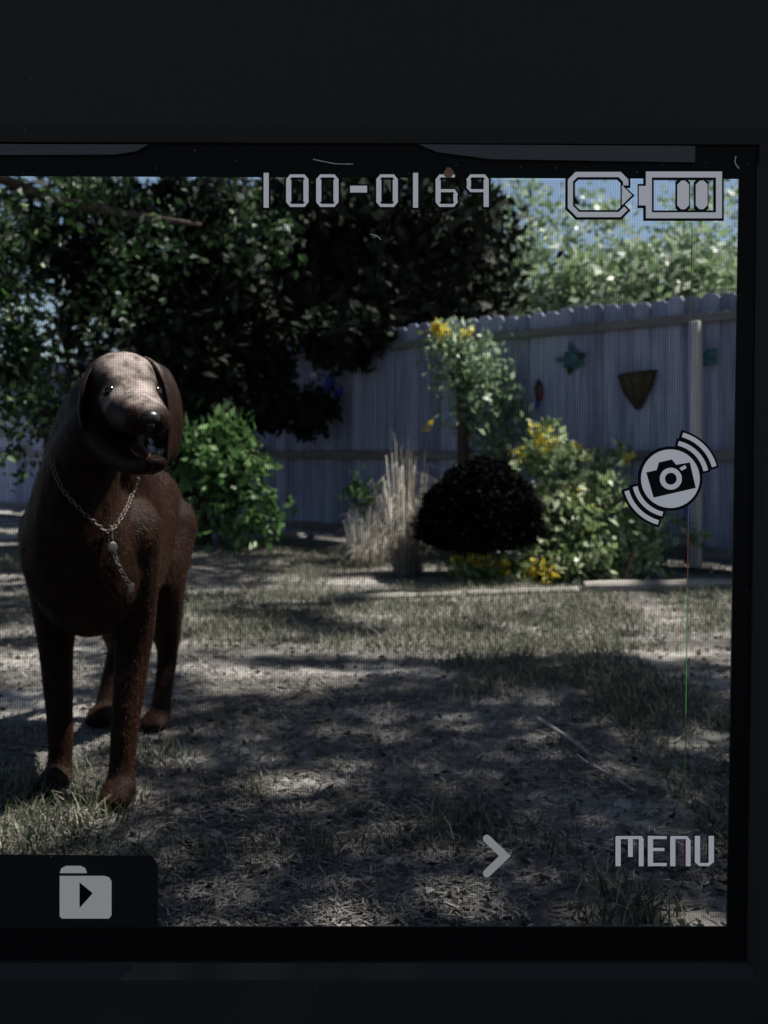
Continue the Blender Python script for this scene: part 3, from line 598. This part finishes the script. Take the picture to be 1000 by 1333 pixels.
def ear(path, widths, out, label=None):
    """A drooping flap: path of its middle, half widths, outward direction."""
    bm = bmesh.new(); q = smooth_path(path, 4); wv = np.interp(np.linspace(0, len(path) - 1, len(q)), range(len(path)), widths); R = []
    for j, p in enumerate(q):
        t_ = (q[min(j + 1, len(q) - 1)] - q[max(j - 1, 0)]).normalized(); s_ = t_.cross(out).normalized(); o_ = s_.cross(t_)
        R.append([bm.verts.new(p + s_ * math.cos(2 * PI * k / 12) * wv[j] + o_ * (math.sin(2 * PI * k / 12) * .006 + .006 * math.cos(2 * PI * k / 12) ** 2)) for k in range(12)])
    for A, B_ in zip(R, R[1:]):
        for k in range(12): bm.faces.new((A[k], A[(k + 1) % 12], B_[(k + 1) % 12], B_[k]))
    bm.faces.new(R[0][::-1]); bm.faces.new(R[-1]); link("ear", bm_mesh("ear", bm), fur, dog, True)
ear([P(190, 471, 1.66), P(208, 482, 1.645), P(221, 512, 1.635), P(225, 548, 1.63), P(221, 584, 1.63), P(214, 604, 1.635)], [.010, .019, .023, .024, .021, .010], Vector((.9, -.32, .2)).normalized())
ear([P(131, 476, 1.63), P(119, 488, 1.62), P(111, 510, 1.61), P(108, 537, 1.605), P(110, 560, 1.605)], [.012, .026, .034, .032, .010], (-hs * .8 + hd * .5).normalized())
# chain collar and its tags
NC = [(70, 598), (80, 630), (98, 655), (120, 678), (140, 691), (158, 668), (168, 645), (176, 622)]
cp = []
for px, py in NC:
    h_, n_ = hit(px, py, P(px, py, 1.70)); cp.append(h_ + n_ * .006)
cp = smooth_path(cp, 10); bm = bmesh.new(); acc = 0; lk = 0
for a_, b_ in zip(cp, cp[1:]):
    acc += (b_ - a_).length
    if acc > .0065:
        acc = 0; lk += 1; t_ = (b_ - a_).normalized(); s_ = t_.cross(Vector((0, -1, .2 if lk % 2 else 3))).normalized()
        ring = [a_ + t_ * math.cos(2 * PI * k / 8) * .0056 + s_ * math.sin(2 * PI * k / 8) * .0032 for k in range(9)]; add_tube(bm, ring, .0010, 5)
o = link("collar", bm_mesh("collar", bm), M_steel, dog, True); o["kind"] = "stuff"
bm = bmesh.new(); q = []
for px, py in [(140, 690), (142, 706), (147, 724), (154, 742), (164, 760)]:
    h_, n_ = hit(px, py, P(px, py, 1.68)); q.append(h_ + n_ * .008)
q = smooth_path(q, 4)
for j, p in enumerate(q[:-1]):
    t_ = (q[j + 1] - p).normalized(); s_ = t_.cross(Vector((0, -1, .2 if j % 2 else 3))).normalized()
    add_tube(bm, [p + t_ * math.cos(2 * PI * k / 8) * .008 + s_ * math.sin(2 * PI * k / 8) * .004 for k in range(9)], .0013, 5)
o = link("chain_end", bm_mesh("chain_end", bm), M_steel, dog, True); o["kind"] = "stuff"
for px, py, r_ in ((143, 712, .009), (163, 764, .011)):
    h_, n_ = hit(px, py, P(px, py, 1.68)); bm = bmesh.new()
    Mx = n_.to_track_quat('Z', 'Y').to_matrix(); add_ell(bm, (0, 0, 0), (r_, r_ * 1.15, .0018), Mx, 14, 6); o = link("dog_tag", bm_mesh("dog_tag", bm), M_steel, dog); o.location = h_ + n_ * .012

# ------------------------------------------------------------------ the playback screen: casing, black surround and its lit symbols
SY = 1.11
M_case = noise_mat("black_casing", [(0.3, (0.021, 0.020, 0.019)), (0.7, (0.028, 0.026, 0.025))], (500, 500, 500), 3, 0.65, 0.15, 0.15, 0.0005)
M_mask = mat("black_surround", (0.004, 0.004, 0.004), 0.4, 0.08)
M_shine = mat("edge_shine", (0.05, 0.05, 0.05), 0.5, 0.4)
M_sym = glow("symbol_grey", (0.33, 0.35, 0.40), K * 0.74)
M_sym_dim = glow("symbol_dim", (0.33, 0.35, 0.37), K * 0.55)
M_line = mat("symbol_outline", (0.006, 0.006, 0.007), 0.6, 0.1)
screen = empty("camera_screen", (0.0, SY, 0.0))
tag(screen, "black camera screen frame with grey playback symbols across the yard view", "camera screen")
def S(px, py, y=0.0): p = P(px, py, SY); return Vector((p.x, y, p.z))
OPEN = [(-335, 228), (963, 233), (947, 1207), (-335, 1207)]      # the opening's corners in the photo
def off(d, dl=None):
    return [(OPEN[0][0] - d, OPEN[0][1] - d), (OPEN[1][0] + d * .55, OPEN[1][1] - d), (OPEN[2][0] + d * .55, OPEN[2][1] + d), (OPEN[3][0] - d, OPEN[3][1] + d)]
def ringset(name, specs, m, flat=True):
    """specs: list of (four photo corners, y); lofted into a closed frame."""
    bm = bmesh.new(); R = [[bm.verts.new(S(x, y_, yy)) for x, y_ in cs] for cs, yy in specs]; n = len(R)
    for j in range(n):
        A, B_ = R[j], R[(j + 1) % n]
        for k in range(4): bm.faces.new((A[k], A[(k + 1) % 4], B_[(k + 1) % 4], B_[k]))
    bmesh.ops.bevel(bm, geom=[e for e in bm.edges if e.calc_face_angle(0) > .2], offset=.0012, segments=2, affect='EDGES', clamp_overlap=True)
    return link(name, bm_mesh(name, bm), m, screen)
zb = 588 + H * F / SY          # photo row of the ground below the screen
big = [(-700, -420), (1420, -420), (1420, zb), (-700, zb)]
ringset("surround", [(off(0), 0.0), (off(42), -.001), (off(42), .012), (off(2), .006)], M_mask)
ringset("casing", [(off(43), .010), (off(43), -.006), (off(62), -.012), (big, -.012), (big, .05), (off(60), .05)], M_case)
def bar(name, poly, y0, y1, m, parent=None):
    bm = bmesh.new(); A = [bm.verts.new(S(x, y_, y0)) for x, y_ in poly]; B_ = [bm.verts.new(S(x, y_, y1)) for x, y_ in poly]
    bm.faces.new(A); bm.faces.new(B_[::-1]); n = len(poly)
    for j in range(n): bm.faces.new((A[j], B_[j], B_[(j + 1) % n], A[(j + 1) % n]))
    return link(name, bm_mesh(name, bm), m, parent or screen)
bar("shine_strip", [(-300, 189), (195, 190), (178, 199), (150, 203), (-300, 205)], -.006, -.0015, M_shine)  # grey bars painting the light caught along the frame's bevel
bar("shine_strip", [(545, 190), (903, 192), (903, 213), (640, 209), (570, 200)], -.006, -.0015, M_shine)
bar("shine_strip", [(985, 215), (990, 213), (979, 1215), (973, 1215)], -.0045, -.0015, M_shine)

def ribbon(bm, pts, w_, y0, y1, closed=False):
    """A flat stroke of the width w_ (photo pixels) with mitred corners, with a thickness."""
    p = [Vector((a, b)) for a, b in pts]; n = len(p); L, R = [], []
    for j in range(n):
        a = p[j - 1] if (j > 0 or closed) else None; c = p[(j + 1) % n] if (j < n - 1 or closed) else None
        d1 = (p[j] - a).normalized() if a is not None else None; d2 = (c - p[j]).normalized() if c is not None else None
        if d1 is None: d1 = d2
        if d2 is None: d2 = d1
        n1 = Vector((-d1.y, d1.x)); n2 = Vector((-d2.y, d2.x)); m_ = (n1 + n2)
        m_ = m_ / max(m_.length_squared, .35) * 2 if m_.length > 1e-6 else n1
        L.append(p[j] + m_ * w_ / 2); R.append(p[j] - m_ * w_ / 2)
    VL = [[bm.verts.new(S(q.x, q.y, yy)) for q in L] for yy in (y0, y1)]; VR = [[bm.verts.new(S(q.x, q.y, yy)) for q in R] for yy in (y0, y1)]
    for j in range(n if closed else n - 1):
        k = (j + 1) % n
        bm.faces.new((VL[0][j], VL[0][k], VR[0][k], VR[0][j])); bm.faces.new((VL[1][j], VR[1][j], VR[1][k], VL[1][k]))
        bm.faces.new((VL[0][j], VL[1][j], VL[1][k], VL[0][k])); bm.faces.new((VR[0][j], VR[0][k], VR[1][k], VR[1][j]))
    if not closed:
        for j in (0, n - 1): bm.faces.new((VL[0][j], VR[0][j], VR[1][j], VL[1][j]))
def stroke(name, paths, m=M_sym, ol=3.0, wid=None):
    """paths: (points, width, closed). A lit symbol with a dark outline as its sub-part."""
    bm = bmesh.new()
    for q, w_, cl in paths: ribbon(bm, q, w_, -.0035, -.0025, cl)
    o = link(name, bm_mesh(name, bm), m, screen)
    if ol:
        bm = bmesh.new()
        for q, w_, cl in paths:
            if not cl:
                a, b = Vector(q[0]), Vector(q[1]); c, d_ = Vector(q[-1]), Vector(q[-2]); q = [tuple(a + (a - b).normalized() * ol)] + list(q[1:-1]) + [tuple(c + (c - d_).normalized() * ol)]
            ribbon(bm, q, w_ + 2 * ol, -.0018, -.0008, cl)
        link("outline", bm_mesh("outline", bm), M_line, o)
    return o
# file number 100-0169: box-like strokes with clipped corners
def oct_(x0, y0, x1, y1, c): return [(x0 + c, y0), (x1 - c, y0), (x1, y0 + c), (x1, y1 - c), (x1 - c, y1), (x0 + c, y1), (x0, y1 - c), (x0, y0 + c)]
def digit(ch, x0, x1, y0=228, y1=270):
    w_, h_ = 6.6, 3.6
    if ch == '1': P_ = [([((x0 + x1) / 2, y0 - 2), ((x0 + x1) / 2, y1 + 1)], w_, False)]
    elif ch == '-': P_ = [([(x0, 247), (x1, 247)], 8.5, False)]
    else:
        a, b = x0 + w_ / 2, x1 - w_ / 2; t, u = y0 + h_ / 2, y1 - h_ / 2; mid = (y0 + y1) / 2
        if ch == '0': P_ = [([(a, t + 5), (a, u - 5)], w_, False), ([(b, t + 5), (b, u - 5)], w_, False), ([(x0 + 1, t + 6), (x0 + 6, t), (x1 - 6, t), (x1 - 1, t + 6)], h_, False), ([(x0 + 1, u - 6), (x0 + 6, u), (x1 - 6, u), (x1 - 1, u - 6)], h_, False)]
        elif ch == '6': P_ = [([(a, t + 5), (a, u - 5)], w_, False), ([(x1 - 4, t), (x0 + 6, t), (x0 + 1, t + 6)], h_, False), ([(x0 + 5, mid), (x1 - 5, mid), (b + 2, mid + 6)], h_, False), ([(b, mid + 4), (b, u - 5)], w_ * .8, False), ([(x0 + 1, u - 6), (x0 + 6, u), (x1 - 6, u), (x1 - 1, u - 6)], h_, False)]
        else: P_ = [([(b, t + 5), (b, y1)], w_, False), ([(a, t + 5), (a, mid - 5)], w_ * .8, False), ([(x0 + 1, t + 6), (x0 + 6, t), (x1 - 6, t), (x1 - 1, t + 6)], h_, False), ([(x0 + 1, mid - 6), (x0 + 6, mid), (x1 - 5, mid)], h_, False)]
    # the strokes of one digit, and one outline behind all of them
    return stroke("digit" if ch != '-' else "dash", P_, M_sym, 2.5)
for ch, a, b in [('1', 342, 352), ('0', 373, 402), ('0', 412, 441), ('-', 456, 478), ('0', 490, 518), ('1', 536, 546), ('6', 567, 596), ('9', 607, 636)]: digit(ch, a, b)
# card and battery symbols
stroke("card_symbol", [([(814, 242), (814, 236), (806, 228), (750, 228), (742, 236), (742, 270), (752, 280), (806, 280), (814, 272)], 6.5, False)])
def solid(name, poly, m=M_sym, ol=3.0, parent=None, y=-.0035):
    o = bar(name, poly, y, y + .001, m, parent)
    if ol:
        c = sum((Vector(p) for p in poly), Vector((0, 0))) / len(poly)
        bar("outline", [tuple(Vector(p) + (Vector(p) - c).normalized() * ol * 1.35) for p in poly], -.0018 + .0001 * random.random(), -.0008, M_line, o)
    return o
solid("arrow_symbol", [(809, 242), (822, 255), (809, 268)])
stroke("battery_symbol", [([(844, 228), (935, 228), (935, 281), (844, 281)], 7.5, True)])
solid("battery_tip", [(831, 243), (840.2, 243), (840.2, 268), (831, 268)], ol=2.5)
for x0 in (881, 905): solid("charge_bar", oct_(x0, 236, x0 + 15, 273, 5), ol=3)
# shake symbol: a disc with a small camera on it and two pairs of arcs
def arc(cx, cy, r, a0, a1, n=14): return [(cx + r * math.cos(math.radians(a0 + (a1 - a0) * k / n)), cy + r * math.sin(math.radians(a0 + (a1 - a0) * k / n))) for k in range(n + 1)]
CX, CY = 872, 623
disc = solid("disc_symbol", arc(CX, CY, 38, 0, 352.8, 49), ol=3, y=-.0032)
def rot(pts, a=-13):
    ca, sa = math.cos(math.radians(a)), math.sin(math.radians(a)); return [(CX + x * ca - y * sa, CY + x * sa + y * ca) for x, y in pts]
bar("camera_symbol", rot([(-29, -15), (-15, -15), (-10, -24), (7, -24), (11, -16), (29, -15), (29, 19), (-27, 19)]), -.0040, -.0033, M_line, disc)
stroke_bm = bmesh.new(); ribbon(stroke_bm, arc(CX, CY, 11, 0, 348, 29), 6.5, -.0046, -.0041, True); link("lens_ring", bm_mesh("lens_ring", stroke_bm), M_sym, disc)
bar("flash_mark", rot([(14, -11), (22, -13), (23, -9), (16, -7)]), -.0046, -.0041, M_sym, disc)
for r_, s_ in ((47, 34), (59, 31)):
    for a in (-45, 135): stroke("shake_arc", [(arc(CX, CY, r_, a - s_ * .95, a + s_ * .95), 6.0, False)], M_sym, 3)
# MENU in square capitals
y0, y1 = 1087, 1126
stroke("letter", [([(804, y1), (804, y0 + 2)], 6.6, False), ([(801, y0 + 2), (834, y0 + 2), (836, y0 + 6)], 3.6, False), ([(820, y0 + 2), (820, y1 - 12)], 6, False), ([(834, y0 + 4), (834, y1)], 6, False)], ol=1.2)
stroke("letter", [([(846, y0), (846, y1)], 6.6, False), ([(846, y0 + 2), (867, y0 + 2)], 3.6, False), ([(846, (y0 + y1) / 2 - 2), (864, (y0 + y1) / 2 - 2)], 3.6, False), ([(846, y1 - 2), (867, y1 - 2)], 3.6, False)], ol=1.2)
stroke("letter", [([(875, y1), (875, y0 + 2)], 6.6, False), ([(872, y0 + 2), (893, y0 + 2), (897, y0 + 7)], 3.6, False), ([(895, y0 + 5), (895, y1)], 6, False)], ol=1.2)
stroke("letter", [([(907, y0), (907, y1 - 5)], 6.6, False), ([(905, y1 - 6), (910, y1 - 2), (921, y1 - 2), (926, y1 - 6)], 3.6, False), ([(925, y0), (925, y1 - 5)], 6.6, False)], ol=1.2)
ao = stroke("arrow_symbol", [([(634, 1091), (657, 1113), (634, 1135)], 10, False)], M_sym_dim, 0)
for x_, y_ in ((633.5, 1090.5), (633.5, 1135.5)): bar("arrow_end", [(x_ + 5 * math.cos(a), y_ + 5 * math.sin(a)) for a in np.linspace(0, 2 * PI, 15)[:-1]], -.0036, -.0026, M_sym_dim, ao)
# folder symbol with a play mark on its dark tab
tab = bar("symbol_tab", [(-60, 1108), (0, 1112), (198, 1114), (206, 1126), (206, 1206), (-60, 1206)], -.0012, -.0002, mat("tab_grey", (0.012, 0.012, 0.013), .6, .1))
bar("folder_flap", [(79, 1135), (81, 1129), (87, 1126), (106, 1126), (112, 1129), (114, 1135)], -.0035, -.0025, M_sym_dim, tab)
bar("folder_symbol", [(79, 1139), (137, 1139), (143, 1141), (146, 1146), (146, 1190), (143, 1194), (82, 1194), (79, 1191)], -.0035, -.0025, M_sym_dim, tab)
bar("play_symbol", [(105, 1147), (122, 1161), (105, 1180)], -.0042, -.0036, M_mask, tab)
# the faulty column of display pixels
for a, b, col, pw in [(285, 300, (.15, .5, .12), .35), (300, 420, (.25, .35, .12), .12), (420, 600, (.12, .1, .45), .22), (600, 690, (.1, .15, .5), .25), (690, 765, (.4, .12, .08), .2), (765, 930, (.15, .5, .12), .28), (930, 1060, (.1, .25, .12), .12), (1090, 1128, (.35, .06, .2), .2)]:
    xa, xb = 901 - (a - 285) * .0125, 901 - (b - 285) * .0125
    bar("dead_pixel_column", [(xa - .55, a), (xa + .55, a), (xb + .55, b), (xb - .55, b)], -.0006, -.0002, glow("column_glow", col, K * pw))
# the display's own pixel matrix: a film of fine grey lines, one pitch wide per display pixel
if True:
    m_ = bpy.data.materials.new("pixel_film"); m_.use_nodes = True; t = m_.node_tree; t.nodes.remove(t.nodes["Principled BSDF"])
    tr = t.nodes.new("ShaderNodeBsdfTransparent"); tr.inputs[0].default_value = (.902, .902, .902, 1); t.links.new(tr.outputs[0], t.nodes["Material Output"].inputs[0])
    PITCH, LW = 3.25, 1.6; vv = []
    def strip(a, b, c, d_, y): vv.extend([S(*a, y), S(*b, y), S(*c, y), S(*d_, y)])
    for k in range(int(964 / PITCH) + 8):
        x = 962 - k * PITCH; xb = x - 16 * (x + 335) / 1298
        for y in (.001, .002): strip((x, 234), (x - LW, 234), (xb - LW, 1206), (xb, 1206), y)
    for k in range(int(972 / PITCH)):
        y_ = 234 + k * PITCH; xr = 962.5 - 16 * (y_ - 233) / 974
        strip((-30, y_), (xr, y_), (xr, y_ + LW), (-30, y_ + LW), .003)
    vv = np.array([tuple(p) for p in vv]); o = link("pixel_grid", np_mesh("pixel_grid", vv, np.arange(len(vv)).reshape(-1, 4)), m_, screen); o["kind"] = "stuff"
# lint and crumbs on the screen
M_lint = mat("lint", (0.5, 0.5, 0.48), .8); M_crumb = mat("crumb", (0.30, 0.16, 0.11), .8)
def lint(pts, r, label, m=M_lint):
    bm = bmesh.new(); q = smooth_path([S(x, y_, -.0052) for x, y_ in pts], 4); m0 = q[len(q) // 2].copy(); add_tube(bm, [p - m0 for p in q], r, 5)
    o = link("lint_fibre", bm_mesh("lint_fibre", bm), m); o.location = m0 + Vector((0, SY, 0)); tag(o, label, "lint")
lint([(408, 209), (422, 212), (440, 215), (460, 215)], .0006, "pale lint fibre on the black surround above the file number")
lint([(956, 205), (955, 213), (960, 221)], .0007, "short curled fibre at the screen's upper right corner")
lint([(482, 306), (490, 308), (496, 313)], .0006, "tiny curled fibre under the dash of the file number")
lint([(750, 980), (758, 986), (765, 991)], .0006, "bright sliver of lint over the stick on the grass")
bm = bmesh.new(); add_ell(bm, (0, 0, 0), (.0055, .002, .006), None, 10, 7)
for q in bm.verts: q.co += q.normal * .002 * noise.noise(q.co * 400)
o = link("crumb", bm_mesh("crumb", bm), M_crumb); o.location = S(584, 227, -.0055) + Vector((0, SY, 0)); tag(o, "pinkish crumb stuck on top of the digit six", "crumb")

# a dusting of specks over the screen and its surround
bm = bmesh.new()
for k in range(150):
    px, py = random.uniform(-20, 1010), random.choice((random.uniform(10, 1320), random.uniform(190, 240)))
    r_ = random.uniform(.00018, .00045); q = S(px, py, -.0056 if 190 < py < 1230 and px < 985 else -.0124)
    add_ell(bm, q, (r_, .0002, r_ * random.uniform(.7, 1.3)), None, 6, 4)
o = link("dust", bm_mesh("dust", bm), M_lint); o.location = (0, SY, 0); tag(o, "scattered dust specks on the camera screen and its frame", "dust", kind="stuff")
